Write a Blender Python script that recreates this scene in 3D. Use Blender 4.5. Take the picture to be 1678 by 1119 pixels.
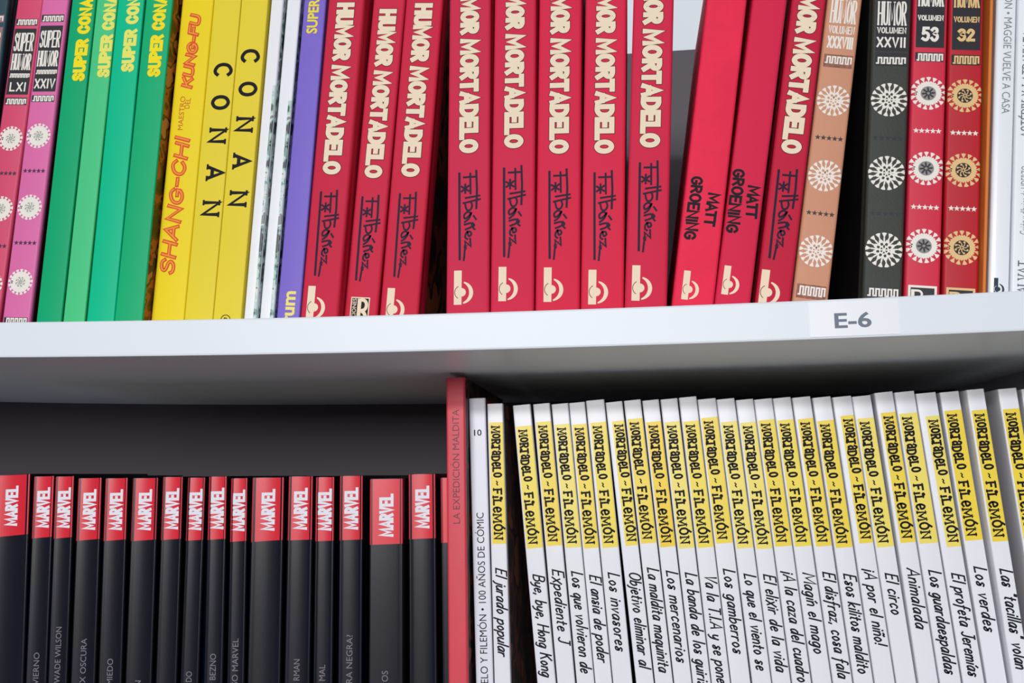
import bpy, bmesh, math, random
from mathutils import Vector, Matrix

# ------------------------------------------------------------------ scene, camera, light
for o in list(bpy.data.objects):
    bpy.data.objects.remove(o)
S = bpy.context.scene
COL = S.collection
R = math.radians

cam_data = bpy.data.cameras.new('camera')
cam = bpy.data.objects.new('camera', cam_data); COL.objects.link(cam)
cam_data.sensor_fit = 'HORIZONTAL'; cam_data.sensor_width = 36.0
cam_data.lens = 1500.0 * 36.0 / 1678.0
cam_data.clip_start = 0.02
_yaw, _pitch, _roll = R(7.0), R(8.3), R(-0.57)
cam.matrix_world = (Matrix.Translation(Vector((0.06365, -0.518, 1.2283))) @ Matrix.Rotation(_yaw, 4, 'Z')
                    @ Matrix.Rotation(math.pi / 2 + _pitch, 4, 'X') @ Matrix.Rotation(_roll, 4, 'Z'))
S.camera = cam

S.view_settings.view_transform = 'Standard'
S.view_settings.look = 'None'
S.view_settings.gamma = 1.0
S.view_settings.use_curve_mapping = False
S.view_settings.exposure = 0.1

world = bpy.data.worlds.new('room_light'); S.world = world
world.use_nodes = True
_bg = world.node_tree.nodes['Background']
_bg.inputs['Color'].default_value = (0.93, 0.96, 1.0, 1.0)
_bg.inputs['Strength'].default_value = 0.07


def area(name, loc, target, sx, sy, power, color):
    d = bpy.data.lights.new(name, 'AREA'); d.shape = 'RECTANGLE'
    d.size, d.size_y, d.energy, d.color = sx, sy, power, color
    o = bpy.data.objects.new(name, d); COL.objects.link(o)
    o.location = loc
    o.rotation_euler = (Vector(target) - Vector(loc)).to_track_quat('-Z', 'Y').to_euler()
    return o


# ceiling tubes that run along the aisle in front of the bookcase
area('ceiling_tube_near', (-0.9, -2.65, 2.72), (0.0, 0.0, 1.3), 2.4, 0.16, 4.0, (0.96, 0.98, 1.0))
area('ceiling_tube_far', (-0.9, -6.3, 2.72), (0.0, 0.0, 1.2), 3.6, 0.3, 185.0, (0.96, 0.98, 1.0))
area('low_front_fill', (-0.4, -6.4, 1.95), (0.0, 0.0, 1.3), 4.0, 1.0, 150.0, (1.0, 0.99, 0.98))  # added low fill light, lifts the shelf underside and shaded book tops

# ------------------------------------------------------------------ measures of the bookcase (metres)
ZS, TH, SAG, HALF, BAY = 1.30, 0.0222, 0.0029, 0.30, 0.325
ZT, ZL = ZS + TH, ZS - BAY
XL, XR, DEPTH, TOPZ = -0.70, 0.374, 0.40, 1.663


def sag(x):
    return SAG * (x / HALF) ** 2


# ------------------------------------------------------------------ materials
def lin(c):
    return tuple(((v / 255) / 12.92 if v / 255 <= .04045 else ((v / 255 + .055) / 1.055) ** 2.4) for v in c)


MATS = {}


def mat(name, rgb, rough=0.5, spec=0.4, grain=0.0, gscale=900.0, mottle=0.0, mscale=60.0, coat=0.0):
    if name in MATS:
        return MATS[name]
    m = bpy.data.materials.new(name); m.use_nodes = True
    nt = m.node_tree; b = nt.nodes['Principled BSDF']
    c = lin(rgb)
    b.inputs['Base Color'].default_value = (*c, 1)
    b.inputs['Roughness'].default_value = rough
    b.inputs['Specular IOR Level'].default_value = spec
    b.inputs['Coat Weight'].default_value = coat
    b.inputs['Coat Roughness'].default_value = 0.2
    tc = nt.nodes.new('ShaderNodeTexCoord')
    if mottle:
        n = nt.nodes.new('ShaderNodeTexNoise'); n.inputs['Scale'].default_value = mscale; n.inputs['Detail'].default_value = 5
        nt.links.new(tc.outputs['Object'], n.inputs['Vector'])
        mx = nt.nodes.new('ShaderNodeMix'); mx.data_type = 'RGBA'
        mx.inputs[6].default_value = (*[max(0, v * (1 - mottle)) for v in c], 1)
        mx.inputs[7].default_value = (*[min(1, v * (1 + mottle)) for v in c], 1)
        nt.links.new(n.outputs['Fac'], mx.inputs[0]); nt.links.new(mx.outputs[2], b.inputs['Base Color'])
    if grain:
        n = nt.nodes.new('ShaderNodeTexNoise'); n.inputs['Scale'].default_value = gscale; n.inputs['Detail'].default_value = 3
        nt.links.new(tc.outputs['Object'], n.inputs['Vector'])
        bp = nt.nodes.new('ShaderNodeBump'); bp.inputs['Strength'].default_value = grain; bp.inputs['Distance'].default_value = 0.0004
        nt.links.new(n.outputs['Fac'], bp.inputs['Height']); nt.links.new(bp.outputs['Normal'], b.inputs['Normal'])
    MATS[name] = m
    return m


def blotch(name, cols, scale=28.0, rough=.4):
    """a printed cover picture reduced to loose patches of colour"""
    if name in MATS:
        return MATS[name]
    m = bpy.data.materials.new(name); m.use_nodes = True
    nt = m.node_tree; b = nt.nodes['Principled BSDF']; b.inputs['Roughness'].default_value = rough
    tc = nt.nodes.new('ShaderNodeTexCoord')
    n = nt.nodes.new('ShaderNodeTexNoise'); n.inputs['Scale'].default_value = scale; n.inputs['Detail'].default_value = 2
    nt.links.new(tc.outputs['Object'], n.inputs['Vector'])
    r = nt.nodes.new('ShaderNodeValToRGB'); r.color_ramp.interpolation = 'CONSTANT'
    el = r.color_ramp.elements
    while len(el) < len(cols):
        el.new(0.5)
    for i, c in enumerate(cols):
        el[i].position = 0.0 if i == 0 else 0.34 + 0.32 * i / len(cols); el[i].color = (*lin(c), 1)
    nt.links.new(n.outputs['Fac'], r.inputs['Fac']); nt.links.new(r.outputs['Color'], b.inputs['Base Color'])
    MATS[name] = m
    return m


def paper():
    if 'pages' in MATS:
        return MATS['pages']
    m = mat('pages', (238, 230, 212), .9, .1)
    nt = m.node_tree; b = nt.nodes['Principled BSDF']
    tc = nt.nodes.new('ShaderNodeTexCoord'); w = nt.nodes.new('ShaderNodeTexWave')
    w.bands_direction = 'X'; w.inputs['Scale'].default_value = 900; w.inputs['Distortion'].default_value = 1.0
    nt.links.new(tc.outputs['Object'], w.inputs['Vector'])
    bp = nt.nodes.new('ShaderNodeBump'); bp.inputs['Strength'].default_value = .3; bp.inputs['Distance'].default_value = .0003
    nt.links.new(w.outputs['Fac'], bp.inputs['Height']); nt.links.new(bp.outputs['Normal'], b.inputs['Normal'])
    return m


# ------------------------------------------------------------------ object helpers
def link(name, me, parent=None):
    o = bpy.data.objects.new(name, me); COL.objects.link(o)
    if parent is not None:
        o.parent = parent
    return o


def mesh(name, verts, faces, mats, fmat=None, smooth=False):
    me = bpy.data.meshes.new(name)
    me.from_pydata(verts, [], faces)
    for m in mats:
        me.materials.append(m)
    if fmat:
        me.polygons.foreach_set('material_index', fmat)
    me.validate(); me.update()
    if smooth:
        me.polygons.foreach_set('use_smooth', [True] * len(me.polygons))
        me.set_sharp_from_angle(angle=R(32))
    return me


def thing(name, label, cat, loc=(0, 0, 0), lean=0.0, group=None):
    o = bpy.data.objects.new(name, None); COL.objects.link(o)
    o.empty_display_size = 0.02
    o.location = loc; o.rotation_euler = (0, lean, 0)
    o['label'] = label; o['category'] = cat
    if group:
        o['group'] = group
    return o


def bevel_box(name, x0, x1, y0, y1, z0, z1, m, parent=None, bev=0.001, cuts=0, bend=None):
    bm = bmesh.new()
    bmesh.ops.create_cube(bm, size=1)
    for v in bm.verts:
        v.co = Vector((x0 if v.co.x < 0 else x1, y0 if v.co.y < 0 else y1, z0 if v.co.z < 0 else z1))
    if bev:
        bmesh.ops.bevel(bm, geom=bm.edges[:], offset=bev, segments=2, affect='EDGES', profile=.6)
    if cuts:
        for i in range(1, cuts):
            x = x0 + (x1 - x0) * i / cuts
            bmesh.ops.bisect_plane(bm, geom=bm.verts[:] + bm.edges[:] + bm.faces[:], plane_co=(x, 0, 0), plane_no=(1, 0, 0))
    if bend:
        for v in bm.verts:
            v.co.z += bend(v.co.x)
    me = bpy.data.meshes.new(name); bm.to_mesh(me); bm.free()
    me.materials.append(m)
    return link(name, me, parent)


# ------------------------------------------------------------------ pen-stroke lettering
def cr(pts, n=6):
    out = []
    closed = pts[0] == pts[-1]
    for i in range(len(pts) - 1):
        p1, p2 = pts[i], pts[i + 1]
        p0 = pts[i - 1] if i > 0 else (pts[-2] if closed else p1)
        p3 = pts[i + 2] if i + 2 < len(pts) else (pts[1] if closed else p2)
        for k in range(n):
            t = k / n
            out.append(tuple(.5 * (2 * p1[j] + (p2[j] - p0[j]) * t + (2 * p0[j] - 5 * p1[j] + 4 * p2[j] - p3[j]) * t * t
                                   + (3 * p1[j] - p0[j] - 3 * p2[j] + p3[j]) * t ** 3) for j in (0, 1)))
    out.append(pts[-1])
    return out


def L_(*p): return ('l', list(p))
def S_(*p): return ('s', list(p))


TILDE = S_((.06, .78), (.16, .86), (.26, .78), (.36, .86))
CAPS = {
    'A': (.62, [L_((0, 0), (.31, 1), (.62, 0)), L_((.13, .32), (.49, .32))]),
    'B': (.56, [L_((0, 0), (0, 1)), S_((0, 1), (.3, 1), (.48, .88), (.47, .64), (.3, .53), (0, .53)), S_((0, .53), (.34, .53), (.54, .4), (.54, .14), (.34, 0), (0, 0))]),
    'C': (.6, [S_((.58, .78), (.45, .97), (.28, 1), (.07, .82), (0, .5), (.07, .18), (.28, 0), (.45, .03), (.58, .22))]),
    'D': (.6, [L_((0, 0), (0, 1)), S_((0, 1), (.28, 1), (.52, .83), (.6, .5), (.52, .17), (.28, 0), (0, 0))]),
    'E': (.5, [L_((.5, 1), (0, 1), (0, 0), (.5, 0)), L_((0, .52), (.4, .52))]),
    'F': (.48, [L_((.5, 1), (0, 1), (0, 0)), L_((0, .5), (.38, .5))]),
    'G': (.62, [S_((.58, .8), (.45, .97), (.28, 1), (.07, .82), (0, .5), (.07, .18), (.28, 0), (.5, .06), (.6, .25)), L_((.6, .25), (.6, .45), (.36, .45))]),
    'H': (.6, [L_((0, 0), (0, 1)), L_((.6, 0), (.6, 1)), L_((0, .5), (.6, .5))]),
    'I': (.08, [L_((.04, 0), (.04, 1))]),
    'J': (.4, [S_((.36, 1), (.36, .3), (.3, .05), (.15, 0), (0, .12))]),
    'K': (.56, [L_((0, 0), (0, 1)), L_((.52, 1), (.03, .48)), L_((.18, .6), (.56, 0))]),
    'L': (.48, [L_((0, 1), (0, 0), (.48, 0))]),
    'M': (.84, [L_((0, 0), (.05, 1), (.42, .2), (.79, 1), (.84, 0))]),
    'N': (.6, [L_((0, 0), (0, 1), (.6, 0), (.6, 1))]),
    'O': (.64, [S_((.32, 1), (.08, .84), (0, .5), (.08, .16), (.32, 0), (.56, .16), (.64, .5), (.56, .84), (.32, 1))]),
    'P': (.52, [L_((0, 0), (0, 1)), S_((0, 1), (.3, 1), (.5, .88), (.5, .6), (.3, .47), (0, .47))]),
    'R': (.56, [L_((0, 0), (0, 1)), S_((0, 1), (.3, 1), (.5, .88), (.5, .64), (.3, .5), (0, .5)), L_((.24, .5), (.56, 0))]),
    'S': (.52, [S_((.5, .8), (.4, .96), (.24, 1), (.06, .9), (.04, .7), (.2, .56), (.42, .45), (.5, .26), (.42, .06), (.24, 0), (.08, .05), (0, .2))]),
    'T': (.58, [L_((0, 1), (.58, 1)), L_((.29, 1), (.29, 0))]),
    'U': (.58, [S_((0, 1), (0, .3), (.08, .06), (.29, 0), (.5, .06), (.58, .3), (.58, 1))]),
    'V': (.6, [L_((0, 1), (.3, 0), (.6, 1))]),
    'X': (.58, [L_((0, 0), (.58, 1)), L_((0, 1), (.58, 0))]),
    'Y': (.56, [L_((0, 1), (.28, .5), (.56, 1)), L_((.28, .5), (.28, 0))]),
    'Z': (.54, [L_((0, 1), (.54, 1), (0, 0), (.54, 0))]),
    '-': (.3, [L_((0, .45), (.3, .45))]),
    '~': (.3, [S_((0, .42), (.1, .56), (.2, .44), (.3, .58))]),
    '5': (.5, [L_((.46, 1), (.08, 1), (.04, .56)), S_((.04, .56), (.24, .62), (.46, .5), (.5, .28), (.38, .05), (.2, 0), (0, .1))]),
    '3': (.5, [S_((.02, .86), (.2, 1), (.44, .92), (.44, .68), (.22, .54), (.46, .44), (.5, .2), (.34, 0), (.14, 0), (0, .14))]),
    '2': (.5, [S_((.02, .78), (.14, .97), (.3, 1), (.47, .86), (.45, .64), (.2, .3), (0, 0)), L_((0, 0), (.52, 0))]),
    ' ': (.3, []),
}
CAPS['Ó'] = (.64, CAPS['O'][1] + [L_((.3, 1.12), (.44, 1.3))])
CAPS['É'] = (.5, CAPS['E'][1] + [L_((.22, 1.12), (.36, 1.3))])
SERIFS = {'A': [(0, 0), (.62, 0)], 'C': [], 'D': [(0, 0), (0, 1)], 'E': [(0, 0), (0, 1)], 'F': [(0, 0), (0, 1)], 'H': [(0, 0), (0, 1), (.6, 0), (.6, 1)],
          'I': [(.04, 0), (.04, 1)], 'L': [(0, 0), (0, 1)], 'M': [(0, 0), (.05, 1), (.79, 1), (.84, 0)], 'N': [(0, 0), (0, 1), (.6, 1)], 'P': [(0, 0), (0, 1)],
          'R': [(0, 0), (0, 1), (.56, 0)], 'T': [(.29, 0)], 'U': [(0, 1), (.58, 1)], 'V': [(0, 1), (.6, 1)], 'X': [(0, 0), (0, 1), (.58, 0), (.58, 1)], 'K': [(0, 0), (0, 1)], 'Y': [(.28, 0)]}
BOWL = S_((.42, .5), (.22, .56), (.03, .32), (.1, .02), (.28, .08), (.42, .45))
HAND = {
    'a': (.44, [BOWL, L_((.43, .54), (.41, 0))]), 'b': (.42, [L_((.02, 1), (.02, .02)), S_((.02, .1), (.2, 0), (.42, .25), (.3, .55), (.04, .42))]),
    'c': (.38, [S_((.38, .47), (.2, .56), (.02, .3), (.14, 0), (.38, .1))]), 'd': (.46, [BOWL, L_((.46, 1), (.42, 0))]),
    'e': (.38, [S_((.04, .28), (.36, .36), (.28, .55), (.1, .5), (.02, .22), (.16, 0), (.38, .1))]),
    'f': (.34, [S_((.4, .95), (.24, 1), (.15, .8), (.1, 0), (.05, -.3)), L_((0, .52), (.32, .54))]),
    'g': (.44, [BOWL, S_((.43, .54), (.4, 0), (.28, -.3), (.04, -.24))]), 'i': (.08, [L_((.05, .54), (.03, 0)), L_((.08, .74), (.09, .82))]),
    'j': (.14, [S_((.13, .54), (.1, -.1), (-.06, -.28)), L_((.16, .74), (.17, .82))]), 'k': (.38, [L_((.02, 1), (0, 0)), L_((.36, .52), (.03, .24), (.38, 0))]),
    'l': (.08, [L_((.06, 1), (.03, 0))]), 'm': (.6, [L_((0, .54), (0, 0)), S_((0, .36), (.16, .55), (.29, .44), (.29, 0)), S_((.29, .36), (.45, .55), (.58, .44), (.58, 0))]),
    'n': (.36, [L_((0, .54), (0, 0)), S_((0, .36), (.18, .55), (.34, .44), (.35, 0))]), 'o': (.4, [S_((.2, .55), (.02, .3), (.18, 0), (.39, .25), (.2, .55))]),
    'p': (.42, [L_((0, .54), (-.03, -.32)), S_((.02, .1), (.2, 0), (.42, .25), (.3, .55), (.02, .4))]), 'q': (.44, [BOWL, L_((.43, .54), (.4, -.32))]),
    'r': (.28, [L_((0, .54), (0, 0)), S_((0, .34), (.12, .52), (.3, .52))]), 's': (.36, [S_((.34, .5), (.18, .56), (.06, .44), (.3, .22), (.26, .02), (.08, 0), (.04, .12), (.3, .3))]),
    't': (.3, [L_((.14, .86), (.11, .06), (.26, 0)), L_((0, .54), (.3, .56))]), 'u': (.38, [S_((0, .54), (0, .1), (.15, 0), (.36, .24)), L_((.38, .54), (.37, 0))]),
    'v': (.36, [L_((0, .54), (.16, 0), (.36, .56))]), 'x': (.44, [L_((.02, .6), (.42, -.04)), L_((.46, .72), (0, -.1))]),
    'y': (.4, [S_((0, .54), (.03, .18), (.18, .1), (.38, .3)), S_((.4, .54), (.34, -.1), (.08, -.3))]), 'z': (.36, [L_((0, .52), (.34, .54), (0, .02), (.38, .02))]),
    'E': (.48, [L_((.48, 1), (0, .98), (0, 0), (.46, 0)), L_((0, .5), (.38, .52))]), 'L': (.42, [L_((.02, 1), (0, 0), (.44, .02))]), 'B': CAPS['B'], 'O': CAPS['O'],
    'V': (.52, [L_((0, 1), (.22, 0), (.54, 1))]), 'H': (.54, CAPS['H'][1]), 'K': CAPS['K'], 'T': CAPS['T'], 'M': (.84, CAPS['M'][1]), 'D': CAPS['D'],
    'I': (.08, CAPS['I'][1]), 'J': (.4, CAPS['J'][1] + [L_((.14, 1), (.5, 1))]), 'A': CAPS['A'], '¡': (.08, [L_((.04, .55), (.04, -.2)), L_((.04, .72), (.04, .8))]),
    '!': (.1, [L_((.05, 1), (.04, .28)), L_((.04, .0), (.04, .08))]), '.': (.08, [L_((.03, 0), (.05, .08))]), ',': (.1, [L_((.08, .1), (.02, -.14))]),
    '"': (.2, [L_((.04, 1), (.03, .8)), L_((.16, 1), (.15, .8))]), ' ': (.26, []),
}
for _c, _b in (('á', 'a'), ('é', 'e'), ('ó', 'o'), ('í', 'i')):
    HAND[_c] = (HAND[_b][0], HAND[_b][1][:(1 if _c == 'í' else 9)] + [L_((.16, .7), (.3, .86))])
HAND['ñ'] = (HAND['n'][0], HAND['n'][1] + [TILDE])


QUIRK = dict(CAPS)
QUIRK['o'] = (.54, [S_((.27, .96), (.06, .8), (0, .5), (.06, .18), (.27, .04), (.48, .18), (.54, .5), (.48, .8), (.27, .96))])
QUIRK['a'] = (.5, [S_((.02, .76), (.2, 1), (.44, .86), (.46, .5), (.46, 0)), S_((.46, .5), (.16, .52), (0, .28), (.14, .02), (.46, .2))])
QUIRK['e'] = (.5, [S_((.02, .46), (.48, .54), (.42, .9), (.2, 1), (.02, .66), (.04, .22), (.24, 0), (.5, .16))])
QUIRK['i'] = (.1, [L_((.05, 0), (.05, .62))])
SERIFS['i'] = [(.05, 0)]


def ribbon(pts, t, cap=True):
    """one pen stroke as a strip of quads"""
    P = [Vector(p) for p in pts]
    Q = [P[0]]
    for p in P[1:]:
        if (p - Q[-1]).length > 1e-7:
            Q.append(p)
    if len(Q) < 2:
        return [], []
    closed = (P[0] - P[-1]).length < 1e-7
    h = t / 2
    if cap and not closed:
        Q[0] = Q[0] - (Q[1] - Q[0]).normalized() * h * cap
        Q[-1] = Q[-1] + (Q[-1] - Q[-2]).normalized() * h * cap
    V, F = [], []
    n = len(Q)
    for i in range(n):
        d1 = (Q[i] - Q[i - 1]).normalized() if i > 0 else ((Q[0] - Q[-2]).normalized() if closed else None)
        d2 = (Q[i + 1] - Q[i]).normalized() if i < n - 1 else ((Q[1] - Q[0]).normalized() if closed else None)
        d1 = d1 if d1 is not None else d2
        d2 = d2 if d2 is not None else d1
        n1, n2 = Vector((-d1.y, d1.x)), Vector((-d2.y, d2.x))
        m = n1 + n2
        m = m.normalized() if m.length > 1e-6 else n1
        k = min(1 / max(m.dot(n1), .2), 1.9)
        V += [Q[i] + m * h * k, Q[i] - m * h * k]
        if i:
            a = 2 * i
            F.append((a - 2, a - 1, a + 1, a))
    return [tuple(v) for v in V], F


def pen(text, a0, a1, height, t, font=CAPS, gap=.2, shear=0.0, base=0.0, serif=0.0, n=6, cap=1.0, jitter=0.0, wscale=None, rnd=None):
    """strokes of a run of letters from a0 to a1 along the line, base at b=base; returns (polys, end)"""
    x = 0; items = []
    for ch in text:
        w, st = font[ch]
        items.append((x, ch, st)); x += w + gap
    tot = x - gap
    k = (abs(a1 - a0) - t) / tot if a1 is not None else (wscale or height)
    inner = height - t if cap != 0 else height
    polys = []
    for ox, ch, st in items:
        jy = (rnd.uniform(-1, 1) * jitter * height) if rnd else 0
        js = 1 + (rnd.uniform(-1, 1) * jitter if rnd else 0)
        def tr(p):
            return (a0 + t / 2 + (ox + p[0]) * k + shear * p[1] * inner, base + t / 2 + p[1] * inner * js + jy)
        for kind, pts in st:
            q = [tr(p) for p in pts]
            polys.append(ribbon(cr(q, n) if kind == 's' else q, t, cap))
        if serif:
            for sx, sy in SERIFS.get(ch, []):
                c = tr((sx, sy))
                polys.append(ribbon([(c[0] - serif, c[1]), (c[0] + serif, c[1])], t * .55, 0))
    return polys, a0 + t + tot * k


_FONTCACHE = {}


def typeset(text, a0, a1, height, base=0.0, bold=0.0, pitch=None):
    """plain sans type set between a0 and a1; a1 None: width from pitch*len"""
    def run(s):
        c = bpy.data.curves.new('type', 'FONT'); c.body = s; c.size = 1.0; c.offset = bold; c.resolution_u = 3
        o = bpy.data.objects.new('type', c); COL.objects.link(o)
        me = bpy.data.meshes.new_from_object(o.evaluated_get(bpy.context.evaluated_depsgraph_get()))
        vs = [(v.co.x, v.co.y) for v in me.vertices]; fs = [tuple(p.vertices) for p in me.polygons]
        bpy.data.objects.remove(o); bpy.data.curves.remove(c); bpy.data.meshes.remove(me)
        return vs, fs
    if bold not in _FONTCACHE:
        hv, _ = run('H'); _FONTCACHE[bold] = (min(v[1] for v in hv), max(v[1] for v in hv))
    lo, hi = _FONTCACHE[bold]
    vs, fs = run(text)
    x0, x1 = min(v[0] for v in vs), max(v[0] for v in vs)
    kx = (a1 - a0) / (x1 - x0) if a1 is not None else pitch
    ky = height / (hi - lo)
    return [([(a0 + (v[0] - x0) * kx, base + (v[1] - lo) * ky) for v in vs], fs)]


def disc(cx, cy, r, n=24):
    return ([(cx + r * math.cos(2 * math.pi * i / n), cy + r * math.sin(2 * math.pi * i / n)) for i in range(n)], [tuple(range(n))])


def rect(x0, x1, y0, y1, nx=1):
    V, F = [], []
    for i in range(nx + 1):
        x = x0 + (x1 - x0) * i / nx
        V += [(x, y0), (x, y1)]
        if i:
            F.append((2 * i - 2, 2 * i, 2 * i + 1, 2 * i - 1))
    return V, F


def crescent(c, r, thick, a0, a1, n=16):
    """a sickle: full in the middle, thinner towards both tips"""
    V, F = [], []
    for i in range(n + 1):
        q = 2 * i / n - 1
        a = a0 + (a1 - a0) * i / n
        t = thick * (.34 + .66 * (1 - q * q))
        V += [(c[0] + r * math.cos(a), c[1] + r * math.sin(a)), (c[0] + (r - t) * math.cos(a), c[1] + (r - t) * math.sin(a))]
        if i:
            F.append((2 * i - 2, 2 * i, 2 * i + 1, 2 * i - 1))
    return V, F


def ring(cx, cy, r0, r1, n=28):
    V, F = [], []
    for i in range(n):
        a = 2 * math.pi * i / n
        V += [(cx + r0 * math.cos(a), cy + r0 * math.sin(a)), (cx + r1 * math.cos(a), cy + r1 * math.sin(a))]
        j = (i + 1) % n
        F.append((2 * i, 2 * i + 1, 2 * j + 1, 2 * j))
    return V, F


def star(cx, cy, r, k=.42):
    V = []
    for i in range(10):
        a = math.pi / 2 + math.pi * i / 5; q = r if i % 2 == 0 else r * k
        V.append((cx + q * math.cos(a), cy + q * math.sin(a)))
    V.append((cx, cy))
    return V, [(10, i, (i + 1) % 10) for i in range(10)]


def place(polys, how, u=0.0, v=0.0, k=1.0, slope=0.0):
    """turn a reading line into spine coordinates: down = read from top to foot, up = foot to top, flat = upright"""
    out = []
    for V, F in polys:
        if how == 'down':
            W = [(u + k * q[1] + slope * q[0], v - k * q[0]) for q in V]
        elif how == 'up':
            W = [(u - k * q[1] + slope * q[0], v + k * q[0]) for q in V]
        else:
            W = [(u + k * q[0], v + k * q[1]) for q in V]
        out.append((W, F))
    return out


# ------------------------------------------------------------------ the book
class Book:
    def __init__(self, key, name, label, group, cover, depth=.175, hard=True, bulge=0.0, rc=.0018, left=None, right=None, sides_from=.012,
                 over=.003, board=.0024, pages=True):
        d = BOOKS[key]; self.d = d; self.h = d['h']; self.th = d['th']; self.b = bulge * d['th']; self.rc = rc
        self.root = thing(name, label, 'book', (d['x'], d['y'], d['z']), d['lean'], group)
        w = self.th / 2; b = self.b; bd = board if hard else .0004
        self.w = w
        side = [depth, depth * .5, sides_from + .0002, sides_from] + ([.0075, .0062, .005] if hard else [])
        dent = lambda y: .0005 if hard and .006 < y < .007 else 0
        out = [(w - dent(y), y) for y in side]
        ns = 5
        a_end = math.atan2(2 * b, w) if b else 0   # slope of the bulge at the edge
        for i in range(ns + 1):
            a = i / ns * (math.pi / 2 - a_end * .9)
            out.append((w - rc + rc * math.cos(a), b + rc - rc * math.sin(a)))
        nb = 12 if b else 2
        for i in range(1, nb):
            u = (w - rc) * (1 - 2 * i / nb)
            out.append((u, self.sy(u)))
        out += [(-x, y) for x, y in reversed(out[:len(side) + ns + 1])]
        n = len(out)
        inn = []
        for i, (x, y) in enumerate(out):
            inn.append((max(-w + bd, min(w - bd, x)), max(y, self.sy(max(-w, min(w, x))) + bd)))
        V = []
        for z in (0, self.h):
            V += [(x, y, z) for x, y in out] + [(x, y, z) for x, y in inn]
        F, M = [], []
        for i in range(n - 1):
            xm = (out[i][0] + out[i + 1][0]) / 2; ym = min(out[i][1], out[i + 1][1])
            mi = 0
            if ym >= sides_from - 1e-6:
                mi = 1 if xm < 0 else 2
            F.append((i + 1, i, 2 * n + i, 2 * n + i + 1)); M.append(mi)                                 # outside
            F.append((n + i, n + i + 1, 3 * n + i + 1, 3 * n + i)); M.append(0)                           # inside
            F.append((2 * n + i + 1, 2 * n + i, 3 * n + i, 3 * n + i + 1)); M.append(0)                   # top edge
            F.append((i, i + 1, n + i + 1, n + i)); M.append(0)
        F += [(0, n, 3 * n, 2 * n), (n - 1, 3 * n - 1, 4 * n - 1, 2 * n - 1)]; M += [0, 0]
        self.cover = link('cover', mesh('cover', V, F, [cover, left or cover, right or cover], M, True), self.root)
        e = over if hard else .0003
        y0 = max(b, 0) + bd + .0006
        if pages:
            x0 = w - bd - .0001
            vs = [(sx * x0, y, z) for z in (e, self.h - e) for y in (y0, depth - e) for sx in (-1, 1)]
            fs = [(0, 1, 3, 2), (4, 6, 7, 5), (0, 4, 5, 1), (2, 3, 7, 6), (0, 2, 6, 4), (1, 5, 7, 3)]
            link('page_block', mesh('page_block', vs, fs, [paper()]), self.root)

    def sy(self, u):
        return self.b * (u / self.w) ** 2 if self.b else 0.0

    def print(self, name, *layers, label=None, parent=None):
        """ink or foil on the spine: layers of (polys, material, level); one object"""
        V, F, FM, mats = [], [], [], []
        lim = self.w - .0003
        for polys, m, lv in layers:
            if m not in mats:
                mats.append(m)
            mi = mats.index(m)
            bm = bmesh.new()
            for pi, (vs, fs) in enumerate(polys):
                if not vs:
                    continue
                # a hair between neighbouring strokes, so that crossing strokes never share a plane
                bv = [bm.verts.new((v[0], -(pi % 9) * 5e-6, v[1])) for v in vs]
                for f in fs:
                    if len(set(f)) > 2:
                        try:
                            bm.faces.new([bv[i] for i in f])
                        except ValueError:
                            pass
            for sx in (-1, 1):
                bmesh.ops.bisect_plane(bm, geom=bm.verts[:] + bm.edges[:] + bm.faces[:], plane_co=(sx * lim, 0, 0), plane_no=(sx, 0, 0), clear_outer=True)
            bmesh.ops.bisect_plane(bm, geom=bm.verts[:] + bm.edges[:] + bm.faces[:], plane_co=(0, 0, self.h - .0002), plane_no=(0, 0, 1), clear_outer=True)
            bmesh.ops.bisect_plane(bm, geom=bm.verts[:] + bm.edges[:] + bm.faces[:], plane_co=(0, 0, .0002), plane_no=(0, 0, -1), clear_outer=True)
            if self.b:
                for i in range(-7, 8):
                    bmesh.ops.bisect_plane(bm, geom=bm.verts[:] + bm.edges[:] + bm.faces[:], plane_co=(i / 8 * self.w, 0, 0), plane_no=(1, 0, 0))
            edge = self.w - self.rc
            for e_ in (edge, self.w - .7 * self.rc, self.w - .45 * self.rc, self.w - .25 * self.rc):
                for sx in (-1, 1):
                    bmesh.ops.bisect_plane(bm, geom=bm.verts[:] + bm.edges[:] + bm.faces[:], plane_co=(sx * e_, 0, 0), plane_no=(1, 0, 0))
            for v in bm.verts:
                u = v.co.x
                y = self.sy(u)
                if abs(u) > edge:
                    q = min(1, (abs(u) - edge) / self.rc)
                    y = self.b + self.rc * (1 - math.sqrt(max(0, 1 - q * q)))
                v.co.y += y - (.00007 + .00007 * lv)
            bmesh.ops.recalc_face_normals(bm, faces=bm.faces[:])
            for f in bm.faces:
                if f.normal.y > 0:
                    f.normal_flip()
            bm.verts.index_update()
            o = len(V)
            V += [tuple(v.co) for v in bm.verts]
            for f in bm.faces:
                F.append(tuple(o + v.index for v in f.verts)); FM.append(mi)
            bm.free()
        ob = link(name, mesh(name, V, F, mats, FM), parent or self.root)
        if label:
            ob['label'] = label
        return ob


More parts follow.
